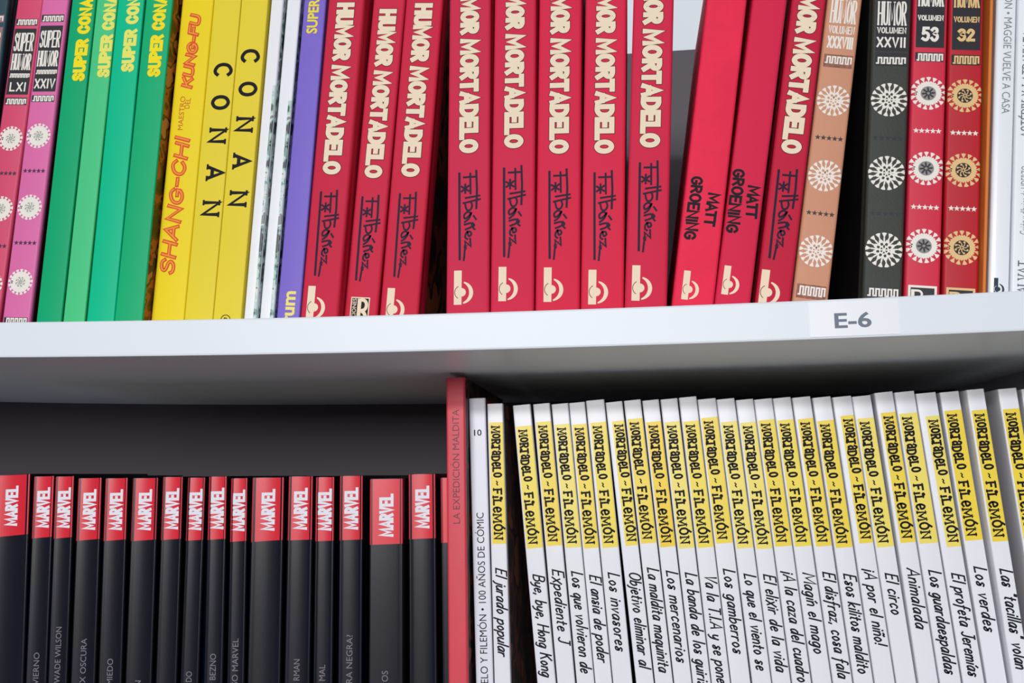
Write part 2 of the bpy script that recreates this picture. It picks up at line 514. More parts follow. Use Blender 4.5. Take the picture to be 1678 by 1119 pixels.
BOOKS = {
    'teal': {'x': -0.39837, 'y': 0.056, 'z': 1.32782, 'th': 0.02787, 'lean': 0.04394, 'h': 0.262, 'label': (0.22615, 0.17726), 'sup': (0.22286, 0.21068), 'hum': (0.20834, 0.1967), 'div': 0.19205, 'num': (0.18696, 0.17957), 'keys': [(0.23558, 0.22992, 0.23416, 0.23086), (0.1745, 0.16898, 0.17358, 0.1699)], 'ros': [0.14295, 0.09085], 'r': 0.00911, 'stars': [0.1172], 'txt': 'LX'},
    'lxi': {'x': -0.37388, 'y': 0.056, 'z': 1.32743, 'th': 0.02044, 'lean': 0.07011, 'h': 0.262, 'label': (0.22384, 0.17386), 'sup': (0.22057, 0.2066), 'hum': (0.20475, 0.19225), 'div': 0.1881, 'num': (0.18304, 0.17615), 'keys': [(0.23134, 0.22618, 0.2304, 0.22712), (0.17157, 0.16609, 0.1702, 0.167)], 'ros': [0.1411, 0.0897, 0.03549], 'r': 0.00911, 'stars': [0.11549, 0.06287], 'txt': 'LXI'},
    'xxiv': {'x': -0.34884, 'y': 0.053, 'z': 1.32674, 'th': 0.0209, 'lean': 0.0575, 'h': 0.262, 'label': (0.22353, 0.17396), 'sup': (0.21982, 0.20689), 'hum': (0.20459, 0.19265), 'div': 0.18854, 'num': (0.18351, 0.17623), 'keys': [(0.23189, 0.22631, 0.23049, 0.22724), (0.17123, 0.16625, 0.17033, 0.16715), (0.01166, 0.00616, 0.01081, 0.00743)], 'ros': [0.14125, 0.08942, 0.03636], 'r': 0.00911, 'stars': [0.11563, 0.06393], 'txt': 'XXIV'},
    'conanA': {'x': -0.32246, 'y': 0.05, 'z': 1.32606, 'th': 0.01827, 'lean': 0.04895, 'h': 0.275, 'sup': (0.17934, 0.21069, 0.21435), 'u': 0.00236},
    'conanB': {'x': -0.30456, 'y': 0.0505, 'z': 1.32565, 'th': 0.01566, 'lean': 0.0467, 'h': 0.274, 'sup': (0.18152, 0.21328, 0.21648), 'u': 0.00309},
    'conanC': {'x': -0.28539, 'y': 0.0505, 'z': 1.32532, 'th': 0.01986, 'lean': 0.04273, 'h': 0.276, 'sup': (0.18466, 0.21636, 0.22001), 'u': 0.00229},
    'conanD': {'x': -0.26512, 'y': 0.05, 'z': 1.32503, 'th': 0.02003, 'lean': 0.04793, 'h': 0.275, 'sup': (0.17978, 0.21081, 0.21398), 'u': 0.00123},
    'shang': {'x': -0.24289, 'y': 0.06, 'z': 1.3248, 'th': 0.02377, 'lean': 0.05286, 'h': 0.28, 'name': [(-0.00402, 0.04056), (-0.0012, 0.13826)], 'kung': [(-0.00242, 0.17402), (3e-05, 0.22911)], 'maes': [(-0.00402, 0.14405), (-0.00416, 0.16864)], 'dele': [(-0.00058, 0.15964), (4e-05, 0.16725)]},
    'conYA': {'x': -0.22048, 'y': 0.0595, 'z': 1.32441, 'th': 0.02016, 'lean': 0.05324, 'h': 0.278, 'letters': [(0.00026, 0.18665), (0.00041, 0.1629), (0.00062, 0.13873), (0.00108, 0.11219), (0.00057, 0.08673)]},
    'conYB': {'x': -0.20004, 'y': 0.059, 'z': 1.32415, 'th': 0.01981, 'lean': 0.05359, 'h': 0.279, 'letters': [(-0.00094, 0.19545), (-0.00063, 0.17149), (-0.00082, 0.14579), (-0.00071, 0.1195), (-0.00075, 0.09282)], 'reg': (-0.00102, 0.00897)},
    'whA': {'x': -0.18528, 'y': 0.062, 'z': 1.32376, 'th': 0.00904, 'lean': 0.05578, 'h': 0.27},
    'whB': {'x': -0.17541, 'y': 0.066, 'z': 1.32368, 'th': 0.01008, 'lean': 0.05881, 'h': 0.265},
    'purple': {'x': -0.15644, 'y': 0.056, 'z': 1.32365, 'th': 0.01587, 'lean': 0.06108, 'h': 0.272, 'sup': 0.20821, 'um': (0.02696, 0.00847), 'us': -0.00052, 'uf': 0.00053},
    'hm1': {'x': -0.13321, 'y': 0.05, 'z': 1.32377, 'th': 0.02552, 'lean': 0.06701, 'h': 0.258, 'title': (0.18105, 0.1039), 'sig': (0.09297, 0.03503), 'emb': 0.02809},
    'hm2': {'x': -0.10865, 'y': 0.06, 'z': 1.32365, 'th': 0.02289, 'lean': 0.07831, 'h': 0.258, 'title': (0.18019, 0.10355), 'sig': (0.09166, 0.03311), 'emb': 0.02199},
    'hm3': {'x': -0.08213, 'y': 0.058, 'z': 1.32356, 'th': 0.02598, 'lean': 0.07381, 'h': 0.258, 'title': (0.18065, 0.10248), 'sig': (0.09194, 0.03427), 'emb': 0.02667},
    'hm4': {'x': -0.03402, 'y': 0.046, 'z': 1.32262, 'th': 0.02784, 'lean': 0.01117, 'h': 0.258, 'title': (0.19231, 0.11311), 'sig': (0.10116, 0.042), 'emb': 0.03522},
    'hm5': {'x': -0.00574, 'y': 0.047, 'z': 1.32274, 'th': 0.02786, 'lean': 0.0206, 'h': 0.258, 'title': (0.19398, 0.11507), 'sig': (0.10315, 0.04299), 'emb': 0.03664},
    'hm6': {'x': 0.02296, 'y': 0.047, 'z': 1.32287, 'th': 0.02807, 'lean': 0.02676, 'h': 0.258, 'title': (0.18875, 0.10965), 'sig': (0.09926, 0.04054), 'emb': 0.03501},
    'hm7': {'x': 0.05083, 'y': 0.048, 'z': 1.32308, 'th': 0.02704, 'lean': 0.0366, 'h': 0.258, 'title': (0.18697, 0.10826), 'sig': (0.09691, 0.03868), 'emb': 0.0324},
    'hm8': {'x': 0.07754, 'y': 0.04, 'z': 1.32343, 'th': 0.02573, 'lean': 0.05576, 'h': 0.258, 'title': (0.18687, 0.10757), 'sig': (0.09881, 0.04082), 'emb': 0.03195},
    'gr1': {'x': 0.10569, 'y': 0.044, 'z': 1.32473, 'th': 0.02522, 'lean': 0.14566, 'h': 0.258, 'names': [(-0.00566, 0.08735), (-0.00592, 0.04635), (0.00533, 0.07771), (0.00425, 0.056)], 'emb': 0.02681},
    'gr2': {'x': 0.12962, 'y': 0.046, 'z': 1.32481, 'th': 0.02148, 'lean': 0.16177, 'h': 0.257, 'names': [(-0.00567, 0.09153), (-0.00526, 0.05014), (0.00406, 0.0819), (0.00465, 0.06071)], 'emb': 0.02939},
    'hm9': {'x': 0.15509, 'y': 0.056, 'z': 1.32508, 'th': 0.02142, 'lean': 0.1637, 'h': 0.258, 'title': (0.18216, 0.10408), 'sig': (0.09399, 0.03516), 'emb': 0.02771},
    'brown': {'x': 0.17776, 'y': 0.057, 'z': 1.32535, 'th': 0.02141, 'lean': 0.16467, 'h': 0.252, 'label': (0.22576, 0.17081), 'sup': (0.22449, 0.208), 'hum': (0.20674, 0.19038), 'vol': (0.18871, 0.18328), 'num': (0.18161, 0.1733), 'keys': [(0.16915, 0.16046, 0.16749, 0.16335), (0.01786, 0.00894, 0.0163, 0.01126)], 'ros': [0.13827, 0.08848, 0.03953], 'r': 0.01023, 'stars': [0.11324, 0.06377], 'txt': 'XXXVIII'},
    'h27': {'x': 0.21926, 'y': 0.05, 'z': 1.32528, 'th': 0.0228, 'lean': 0.0983, 'h': 0.252, 'label': (0.21558, 0.16475), 'sup': (0.21641, 0.19988), 'hum': (0.19803, 0.18184), 'vol': (0.18061, 0.17653), 'num': (0.17409, 0.16718), 'keys': [(0.16394, 0.15504, 0.1603, 0.15666), (0.01374, 0.00545, 0.01223, 0.00808)], 'ros': [0.13277, 0.08534, 0.03668], 'r': 0.01097, 'stars': [0.10776, 0.05955], 'txt': 'XXVII'},
    'h53': {'x': 0.243, 'y': 0.052, 'z': 1.32554, 'th': 0.02065, 'lean': 0.09912, 'h': 0.252, 'label': (0.22285, 0.16623), 'sup': (0.22368, 0.21), 'hum': (0.20877, 0.19354), 'vol': (0.18781, 0.18413), 'num': (0.18005, 0.17029), 'keys': [(0.163, 0.15694, 0.16178, 0.15775)], 'ros': [0.13607, 0.08749, 0.03847], 'r': 0.01079, 'stars': [0.11164, 0.0628], 'txt': '53', 'sq': 0.01381},
    'h32': {'x': 0.26579, 'y': 0.054, 'z': 1.32589, 'th': 0.02054, 'lean': 0.09633, 'h': 0.251, 'label': (0.22178, 0.16364), 'sup': (0.22178, 0.20813), 'hum': (0.20689, 0.1917), 'vol': (0.18577, 0.1819), 'num': (0.17782, 0.1693), 'keys': [(0.16041, 0.15356, 0.1592, 0.15477)], 'ros': [0.13354, 0.08547, 0.03656], 'r': 0.01079, 'stars': [0.10937, 0.06107], 'txt': '32', 'sq': 0.01158},
    'orange': {'x': 0.27746, 'y': 0.049, 'z': 1.32506, 'th': 0.00207, 'lean': 0.10385, 'h': 0.24},
    'maggie': {'x': 0.28453, 'y': 0.045, 'z': 1.32577, 'th': 0.01139, 'lean': 0.10677, 'h': 0.262, 'text': (0.17743, 0.11738), 'emb': (-0.00326, 0.01523)},
    'asterix': {'x': 0.29814, 'y': 0.044, 'z': 1.32625, 'th': 0.01487, 'lean': 0.10646, 'h': 0.285, 't1': [(-0.00196, 0.10058), (-0.00164, 0.16844)], 't2': [(-0.00205, 0.04043), (-0.00158, 0.08264)], 't3': [(-0.0029, 0.00122), (-0.00239, 0.02444)]},
    'marvel01': {'x': -0.39046, 'y': 0.132, 'z': 0.98107, 'th': 0.03121, 'lean': -0.03266, 'h': 0.2514},
    'marvel02': {'x': -0.36628, 'y': 0.132, 'z': 0.97998, 'th': 0.01652, 'lean': -0.02519, 'h': 0.2511, 'word': 'INVIERNO', 'wtop': 0.12285},
    'marvel03': {'x': -0.3496, 'y': 0.132, 'z': 0.97955, 'th': 0.01507, 'lean': -0.02484, 'h': 0.2513, 'word': 'WADE WILSON', 'wtop': 0.14164},
    'marvel04': {'x': -0.32997, 'y': 0.132, 'z': 0.97917, 'th': 0.01904, 'lean': -0.02172, 'h': 0.2502, 'word': 'FÉNIX OSCURA', 'wtop': 0.13401},
    'marvel05': {'x': -0.30931, 'y': 0.132, 'z': 0.97869, 'th': 0.01805, 'lean': -0.01959, 'h': 0.2504, 'word': 'MIEDO', 'wtop': 0.1206},
    'marvel06': {'x': -0.28819, 'y': 0.132, 'z': 0.97824, 'th': 0.02017, 'lean': -0.01229, 'h': 0.2507, 'word': 'N', 'wtop': 0.1061},
    'marvel07': {'x': -0.26757, 'y': 0.132, 'z': 0.97777, 'th': 0.01601, 'lean': -0.00952, 'h': 0.2518},
    'marvel08': {'x': -0.25063, 'y': 0.132, 'z': 0.97741, 'th': 0.01381, 'lean': -0.0039, 'h': 0.2515, 'word': 'DO', 'wtop': 0.11384},
    'marvel09': {'x': -0.23178, 'y': 0.132, 'z': 0.97718, 'th': 0.01418, 'lean': -0.01313, 'h': 0.2524, 'word': 'BEZNO', 'wtop': 0.12654},
    'marvel10': {'x': -0.21505, 'y': 0.132, 'z': 0.97692, 'th': 0.01294, 'lean': -0.01407, 'h': 0.2512, 'word': 'SO MARVEL', 'wtop': 0.13754},
    'marvel11': {'x': -0.19466, 'y': 0.132, 'z': 0.9767, 'th': 0.02428, 'lean': -0.00613, 'h': 0.2517},
    'marvel12': {'x': -0.17065, 'y': 0.132, 'z': 0.97633, 'th': 0.01862, 'lean': -0.00406, 'h': 0.2527, 'word': 'RMAN', 'wtop': 0.12445},
    'marvel13': {'x': -0.15155, 'y': 0.132, 'z': 0.97612, 'th': 0.01421, 'lean': -0.00781, 'h': 0.2522, 'word': 'MAL', 'wtop': 0.1212},
    'marvel14': {'x': -0.13184, 'y': 0.132, 'z': 0.97596, 'th': 0.01747, 'lean': -0.0082, 'h': 0.2531, 'word': 'ERA NEGRA?', 'wtop': 0.14193},
    'marvel15': {'x': -0.10369, 'y': 0.122, 'z': 0.97577, 'th': 0.02424, 'lean': -0.0071, 'h': 0.2509, 'word': 'OS', 'wtop': 0.12018},
    'marvel16': {'x': -0.07927, 'y': 0.132, 'z': 0.97561, 'th': 0.01998, 'lean': -0.0104, 'h': 0.2542},
    'marvel17': {'x': -0.06202, 'y': 0.132, 'z': 0.97543, 'th': 0.00729, 'lean': -0.01239, 'h': 0.2516},
    'red': {'x': -0.05137, 'y': 0.112, 'z': 0.97542, 'th': 0.01341, 'lean': -0.00868, 'h': 0.3211, 'text': (0.22026, 0.29856)},
    'tall': {'x': -0.03404, 'y': 0.126, 'z': 0.97544, 'th': 0.012, 'lean': -0.02273, 'h': 0.3074, 'text': (0.11277, 0.22706), 'ten': (-3e-05, 0.28288)},
    'w00': {'x': -0.02194, 'y': 0.126, 'z': 0.97539, 'th': 0.01117, 'lean': -0.02038, 'h': 0.3033, 'band': (0.29004, 0.20574), 'm': 0.00108, 'start': 0.18959, 'end': 0.131, 'title': 'El jurado popular', 'tone': 1},
    'w01': {'x': 0.01472, 'y': 0.126, 'z': 0.97574, 'th': 0.01249, 'lean': -0.07894, 'h': 0.3026, 'band': (0.28761, 0.20306), 'm': 0.00108, 'start': 0.18574, 'end': None, 'title': 'Bye, bye, Hong Kong', 'tone': 0},
    'w02': {'x': 0.0275, 'y': 0.127, 'z': 0.97571, 'th': 0.01192, 'lean': -0.07466, 'h': 0.3032, 'band': (0.29039, 0.2046), 'm': 0.00108, 'start': 0.18893, 'end': 0.14021, 'title': 'Expediente J', 'tone': 1},
    'w03': {'x': 0.04067, 'y': 0.126, 'z': 0.97573, 'th': 0.01185, 'lean': -0.07485, 'h': 0.3028, 'band': (0.28838, 0.20342), 'm': 0.00108, 'start': 0.18782, 'end': None, 'title': 'Los que volvieron de', 'tone': 2},
    'w04': {'x': 0.05283, 'y': 0.128, 'z': 0.97575, 'th': 0.0113, 'lean': -0.07536, 'h': 0.3036, 'band': (0.28828, 0.20284), 'm': 0.00108, 'start': 0.18518, 'end': None, 'title': 'El ansia de poder', 'tone': 1},
    'w05': {'x': 0.06557, 'y': 0.126, 'z': 0.97584, 'th': 0.01287, 'lean': -0.07469, 'h': 0.3048, 'band': (0.28913, 0.20329), 'm': 0.00172, 'start': 0.18695, 'end': 0.13514, 'title': 'Los invasores', 'tone': 0},
    'w06': {'x': 0.08144, 'y': 0.127, 'z': 0.97593, 'th': 0.01178, 'lean': -0.08398, 'h': 0.3035, 'band': (0.28995, 0.20451), 'm': 0.00301, 'start': 0.18735, 'end': None, 'title': 'Objetivo eliminar al', 'tone': 0},
    'w07': {'x': 0.09392, 'y': 0.126, 'z': 0.97599, 'th': 0.0118, 'lean': -0.08285, 'h': 0.3043, 'band': (0.29129, 0.20613), 'm': 0.00108, 'start': 0.19025, 'end': None, 'title': 'La maldita maquinita', 'tone': 1},
    'w08': {'x': 0.10625, 'y': 0.126, 'z': 0.97605, 'th': 0.01155, 'lean': -0.08194, 'h': 0.304, 'band': (0.28886, 0.2036), 'm': 0.00108, 'start': 0.18818, 'end': 0.12824, 'title': 'Los mercenarios', 'tone': 3},
    'w09': {'x': 0.11831, 'y': 0.125, 'z': 0.97612, 'th': 0.01169, 'lean': -0.07996, 'h': 0.3044, 'band': (0.28847, 0.20275), 'm': 0.00108, 'start': 0.18699, 'end': None, 'title': 'La banda de los guiris', 'tone': 2},
    'w10': {'x': 0.13046, 'y': 0.124, 'z': 0.97621, 'th': 0.01194, 'lean': -0.07771, 'h': 0.3052, 'band': (0.28848, 0.20311), 'm': 0.00108, 'start': 0.18541, 'end': None, 'title': 'Va la T.I.A y se pone', 'tone': 0},
    'w11': {'x': 0.14358, 'y': 0.126, 'z': 0.97635, 'th': 0.01252, 'lean': -0.07848, 'h': 0.3037, 'band': (0.29078, 0.20565), 'm': 0.00108, 'start': 0.18912, 'end': 0.1341, 'title': 'Los gamberros', 'tone': 1},
    'w12': {'x': 0.15759, 'y': 0.126, 'z': 0.9765, 'th': 0.01225, 'lean': -0.08271, 'h': 0.3034, 'band': (0.28757, 0.20234), 'm': 0.00108, 'start': 0.18588, 'end': None, 'title': 'Lo que el viento se', 'tone': 2},
    'w13': {'x': 0.17026, 'y': 0.126, 'z': 0.97661, 'th': 0.01176, 'lean': -0.08248, 'h': 0.3026, 'band': (0.28681, 0.20182), 'm': 0.00108, 'start': 0.1854, 'end': 0.12276, 'title': 'El elixir de la vida', 'tone': 2},
    'w14': {'x': 0.18338, 'y': 0.126, 'z': 0.97678, 'th': 0.01217, 'lean': -0.08487, 'h': 0.3026, 'band': (0.28816, 0.20329), 'm': 0.00108, 'start': 0.18729, 'end': None, 'title': '¡A la caza del cuadro', 'tone': 1},
    'w15': {'x': 0.19659, 'y': 0.126, 'z': 0.97694, 'th': 0.01203, 'lean': -0.08689, 'h': 0.3031, 'band': (0.28783, 0.20315), 'm': 0.00108, 'start': 0.1864, 'end': 0.13428, 'title': 'Magín el mago', 'tone': 0},
    'w16': {'x': 0.20961, 'y': 0.126, 'z': 0.97712, 'th': 0.01225, 'lean': -0.08699, 'h': 0.3031, 'band': (0.28827, 0.20297), 'm': 0.00172, 'start': 0.18666, 'end': None, 'title': 'El disfraz, cosa fala', 'tone': 1},
    'w17': {'x': 0.22259, 'y': 0.126, 'z': 0.97728, 'th': 0.01219, 'lean': -0.08574, 'h': 0.3026, 'band': (0.28659, 0.20198), 'm': 0.00108, 'start': 0.18532, 'end': None, 'title': 'Esos kilitos maldito', 'tone': 1},
    'w18': {'x': 0.23578, 'y': 0.126, 'z': 0.97748, 'th': 0.01251, 'lean': -0.08519, 'h': 0.3025, 'band': (0.28947, 0.20455), 'm': 0.00344, 'start': 0.18831, 'end': 0.13973, 'title': '¡A por el niño!', 'tone': 1},
    'w19': {'x': 0.24948, 'y': 0.126, 'z': 0.9777, 'th': 0.01232, 'lean': -0.08825, 'h': 0.3025, 'band': (0.28742, 0.20197), 'm': 0.00108, 'start': 0.1854, 'end': 0.15886, 'title': 'El circo', 'tone': 2},
    'w20': {'x': 0.26201, 'y': 0.124, 'z': 0.97786, 'th': 0.01204, 'lean': -0.08282, 'h': 0.3043, 'band': (0.2905, 0.20466), 'm': 0.00215, 'start': 0.18895, 'end': 0.15022, 'title': 'Animalada', 'tone': 1},
    'w21': {'x': 0.27563, 'y': 0.124, 'z': 0.97813, 'th': 0.01302, 'lean': -0.08357, 'h': 0.3041, 'band': (0.28958, 0.20398), 'm': 0.00108, 'start': 0.18715, 'end': None, 'title': 'Los guardaespaldas', 'tone': 2},
    'w22': {'x': 0.29103, 'y': 0.127, 'z': 0.97842, 'th': 0.01312, 'lean': -0.08626, 'h': 0.303, 'band': (0.28722, 0.20114), 'm': 0.00387, 'start': 0.18468, 'end': None, 'title': 'El profeta Jeremías', 'tone': 2},
    'w23': {'x': 0.30494, 'y': 0.128, 'z': 0.97863, 'th': 0.01248, 'lean': -0.08121, 'h': 0.3032, 'band': (0.29074, 0.20504), 'm': 0.00108, 'start': 0.18858, 'end': 0.14725, 'title': 'Los verdes', 'tone': 1},
    'w24': {'x': 0.31715, 'y': 0.122, 'z': 0.97879, 'th': 0.01128, 'lean': -0.07359, 'h': 0.3037, 'band': (0.28983, 0.20447), 'm': 0.00129, 'start': 0.18745, 'end': None, 'title': 'Las "tacillas" volan', 'tone': 1},
    'w25': {'x': 0.33463, 'y': 0.118, 'z': 0.97914, 'th': 0.01177, 'lean': -0.07002, 'h': 0.303, 'band': (0.28954, 0.2039), 'm': 0.00108, 'start': 0.18783, 'end': None, 'title': '', 'tone': 1},
    'w26': {'x': 0.35024, 'y': 0.122, 'z': 0.97947, 'th': 0.01122, 'lean': -0.06935, 'h': 0.3026, 'band': (0.28999, 0.20365), 'm': 0.00108, 'start': 0.18714, 'end': None, 'title': '', 'tone': 1},
}

# ------------------------------------------------------------------ the place
floor = bevel_box('floor', -3, 3, -8.0, 0.62, -0.05, 0.0, mat('floor_vinyl', (110, 104, 100), .5, .3, 0, 0, .08, 3), bev=0)
floor['kind'] = 'structure'
wall = bevel_box('wall_back', -3, 3, 0.47, 0.6, 0.0, 3.0, mat('wall_paint', (232, 238, 246), .8, .2, .1, 200), bev=0)
wall['kind'] = 'structure'

melamine = mat('white_melamine', (228, 234, 243), .38, .35, .04, 500)
case = thing('bookcase', 'white bookcase with a sagging shelf marked E-6 holding two rows of comics', 'bookcase', (0, 0, 0))
for zb, zt in ((ZS, ZS + TH), (ZL - TH, ZL)):
    sh = bevel_box('shelf', XL, XR, 0.0, DEPTH - .006, zb, zt, melamine, case, .0012, 24, sag)
    if zb == ZS:
        upper_shelf = sh
for zb in (0.06, 0.36, 0.66):
    bevel_box('shelf', XL, XR, 0.0, DEPTH - .006, zb, zb + TH, melamine, case, .0012)
for x0, x1 in ((XL - .02, XL), (XR, XR + .02)):
    bevel_box('side_panel', x0, x1, 0.0, DEPTH - .006, 0.0, TOPZ, melamine, case, .0012)
bevel_box('back_panel', XL - .02, XR + .02, DEPTH - .006, DEPTH, 0.03, TOPZ, mat('backing_board', (84, 78, 86), .55, .35), case, .0006)
bevel_box('plinth', XL, XR, 0.02, 0.036, 0.0, 0.06, melamine, case, .001)


def on_edge(polys, y, m, name, parent):
    V, F = [], []
    for vs, fs in polys:
        o = len(V); V += [(q[0], y, q[1] + sag(q[0])) for q in vs]; F += [tuple(o + i for i in f) for f in fs]
    me = mesh(name, V, F, [m])
    bm = bmesh.new(); bm.from_mesh(me); bmesh.ops.recalc_face_normals(bm, faces=bm.faces[:])
    for f in bm.faces:
        if f.normal.y > 0:
            f.normal_flip()
    bm.to_mesh(me); bm.free()
    return link(name, me, parent)


tape = bevel_box('shelf_label', .1666, .2143, -.00028, -.00002, ZS + .0012, ZS + TH - .0014, mat('label_film', (234, 238, 244), .32, .5), upper_shelf, .0001, 6, sag)
tape['label'] = 'clear-edged shelf sticker printed E-6'
on_edge(typeset('E-6', .1799, .1996, .0084, ZS + .0057, .022), -.0004, mat('label_grey', (112, 122, 138), .6), 'label_lettering', tape)

# ------------------------------------------------------------------ inks
cream = mat('cream_ink', (240, 222, 196), .5, .1)
outline = mat('brown_outline_ink', (84, 26, 30), .6, .2)
blackink = mat('black_ink', (24, 22, 30), .5, .1)
sigink = mat('signature_ink', (40, 26, 52), .5, .1)
silver = mat('pale_foil', (236, 230, 222), .4, .4)
gold = mat('gold_foil', (226, 190, 132), .4, .4)
greyink = mat('grey_ink', (128, 124, 134), .5, .1)
labelblack = mat('label_black', (28, 28, 36), .45, .4)

GR = dict(red='red hardcovers with cream titles', plain='plain red hardcovers with handwritten names', green='green comic albums', yellow='yellow comic albums',
          ros='old volumes with rosettes', white='slim white books on the upper shelf', black='black books with red top bands', wy='white comics with yellow bands')


def emblem(k, u, v, ink, dark):
    """round-bellied publisher mark: upright bar, dot and crescent; u,v = lower left of the bar, k = bar length"""
    c = (.224, .36)
    a = place([rect(0, .224, 0, 1), disc(c[0], c[1], .125, 20)], 'flat', u, v, k)
    a += place([crescent((.235, .35), .325, .115, R(-84), R(80))], 'flat', u, v, k)
    arc = [(c[0] + .2 * math.cos(R(t)), c[1] + .2 * math.sin(R(t))) for t in range(118, 243, 12)]
    d = place([ribbon(arc, .018, 0)], 'flat', u, v, k)
    return [(a, ink, 1), (d, dark, 2)]


def signature(v0, v1, u):
    k = v0 - v1
    def P(*pts): return [((y - 120) / 555, (x - 450) / 555) for x, y in pts]
    t = .021
    st = [('l', P((388, 135), (391, 400), (395, 668)), t * 1.2), ('l', P((428, 588), (420, 675)), t), ('l', P((492, 122), (497, 240), (494, 355)), t * 1.1),
          ('l', P((416, 160), (494, 158)), t), ('l', P((455, 138), (458, 262)), t), ('l', P((403, 218), (446, 246)), t), ('l', P((446, 214), (404, 248)), t), ('l', P((425, 205), (425, 258)), t),
          ('l', P((428, 290), (512, 278)), t), ('l', P((416, 322), (515, 300)), t), ('s', P((424, 322), (434, 362), (455, 366), (468, 342), (462, 318)), t),
          ('s', P((462, 385), (440, 378), (420, 396), (424, 418), (444, 408), (462, 388), (448, 420), (424, 440)), t), ('l', P((478, 404), (492, 424)), t),
          ('s', P((424, 456), (462, 448), (466, 470), (430, 486)), t), ('s', P((472, 448), (482, 460), (474, 474), (484, 486)), t),
          ('s', P((440, 500), (448, 528), (464, 518), (456, 500), (432, 510), (428, 536), (440, 546)), t), ('l', P((462, 548), (430, 604), (418, 598), (432, 556)), t * .2),
          ('l', P((458, 545), (462, 592), (426, 560), (432, 604)), t)]
    return place([ribbon(cr(p, 5) if kd == 's' else p, w, 1) for kd, p, w in st], 'down', u, v0, k)


def title_down(bk, text, v0, v1, hgt, t, u, inks, name='title_lettering', ow=.0011, gap=.3, lead=None, **kw):
    """big cap lettering read from the head down with a dark outline"""
    L = abs(v1 - v0)
    p, _ = pen(text, 0, L, hgt, t, gap=gap, **kw)
    allp = p
    if lead:
        q, _ = pen(lead, 0, L * len(lead) / len(text) * .98, hgt, t, gap=gap, **kw)
        sh = L * len(lead) / len(text) * .98 + .0028
        q = [([(a - sh, b) for a, b in V], F) for V, F in q]
        allp = p + q
    top = place(allp, 'down', u - hgt / 2, v0)
    layers = [(top, inks[0], 1)]
    if len(inks) > 1:
        po, _ = pen(text, 0, L, hgt, t, gap=gap, **kw)
        def grow(tx, Lx, sh):
            x = pen(tx, -ow, Lx + ow, hgt + 2 * ow, t + 2 * ow, gap=gap, base=-ow, **kw)[0]
            return [([(a - sh, b) for a, b in V], F) for V, F in x]
        o = grow(text, L, 0)
        if lead:
            o += grow(lead, L * len(lead) / len(text) * .98, sh)
        layers = [(place(o, 'down', u - hgt / 2, v0), inks[1], 0)] + layers
    return bk.print(name, *layers)


# ------------------------------------------------------------------ upper shelf: red hardcovers with cream titles
comicpic = blotch('cover_picture_dark', [(18, 18, 30), (52, 40, 36), (120, 60, 34), (26, 24, 34), (150, 90, 50)], 26)
HML = dict(hm1='red hardcover with cream title standing against the purple book', hm2='red hardcover with a framed black and cream letter emblem at its foot',
           hm3='leaning red hardcover with cream title, just before the dark wedge-shaped gap', hm4='upright red hardcover with cream title, first one after the dark wedge-shaped gap',
           hm5='cream-titled red hardcover, second one after the dark wedge-shaped gap', hm6='cream-titled red hardcover, middle of the five upright ones',
           hm7='cream-titled red hardcover, fourth of the five upright ones', hm8='cream-titled red hardcover jutting forward at the edge of the pale open gap',
           hm9='shaded red cream-titled hardcover leaning on the tan volume with rosettes')
REDS = {k: mat('red_cloth_' + k, c, .6, .12, .25, 1600) for k, c in dict(hm1=(204, 44, 72), hm2=(206, 46, 74), hm3=(206, 44, 72), hm4=(208, 48, 80), hm5=(212, 46, 78), hm6=(218, 44, 76), hm7=(218, 46, 78), hm8=(212, 44, 76), hm9=(196, 38, 66)).items()}  # hm9 darker: shade from its neighbour put into the cloth colour
for k in ('hm1', 'hm2', 'hm3', 'hm4', 'hm5', 'hm6', 'hm7', 'hm8', 'hm9'):
    d = BOOKS[k]
    bk = Book(k, 'hardcover_book', HML[k], GR['red'], REDS[k], .18, True, 0, .0022, left=comicpic, right=comicpic, sides_from=.02)
    hh = .0113 * (d['title'][0] - d['title'][1]) / .070
    title_down(bk, 'MORTADELO', d['title'][0], d['title'][1], hh, hh * .27, 0.0, (cream, outline), lead='HUMOR', ow=.0004, gap=.31)
    bk.print('signature_lettering', (signature(d['sig'][0], d['sig'][1], .0006), sigink, 1))
    if k == 'hm2':
        s = .0128; u0 = -.0072; v1 = d['emb']; v0 = v1 - .021
        fr = place([rect(0, 1, 0, 1.64)], 'flat', u0, v0, s)
        inn = place([rect(.06, .94, .06, 1.58)], 'flat', u0, v0, s)
        rr = [rect(.36, .56, .06, 1.56), ribbon(cr([(.5, 1.5), (.72, 1.47), (.84, 1.28), (.78, 1.02), (.56, .93)], 6), .17, 0),
              ribbon(cr([(.6, .93), (.76, .8), (.84, .55), (.86, .1)], 6), .18, 0)]
        sm = typeset('EDICIONES', .1, 1.56, .2, 0, .01)
        emb = bk.print('publisher_emblem', (fr, cream, 0), (inn, blackink, 1), (place(rr, 'flat', u0, v0, s), cream, 2),
                       (place(sm, 'up', u0 + .3 * s, v0, s), cream, 2))
    else:
        kl = .0222
        bk.print('publisher_emblem', *emblem(kl, -.0088, d['emb'] - kl, cream, outline))

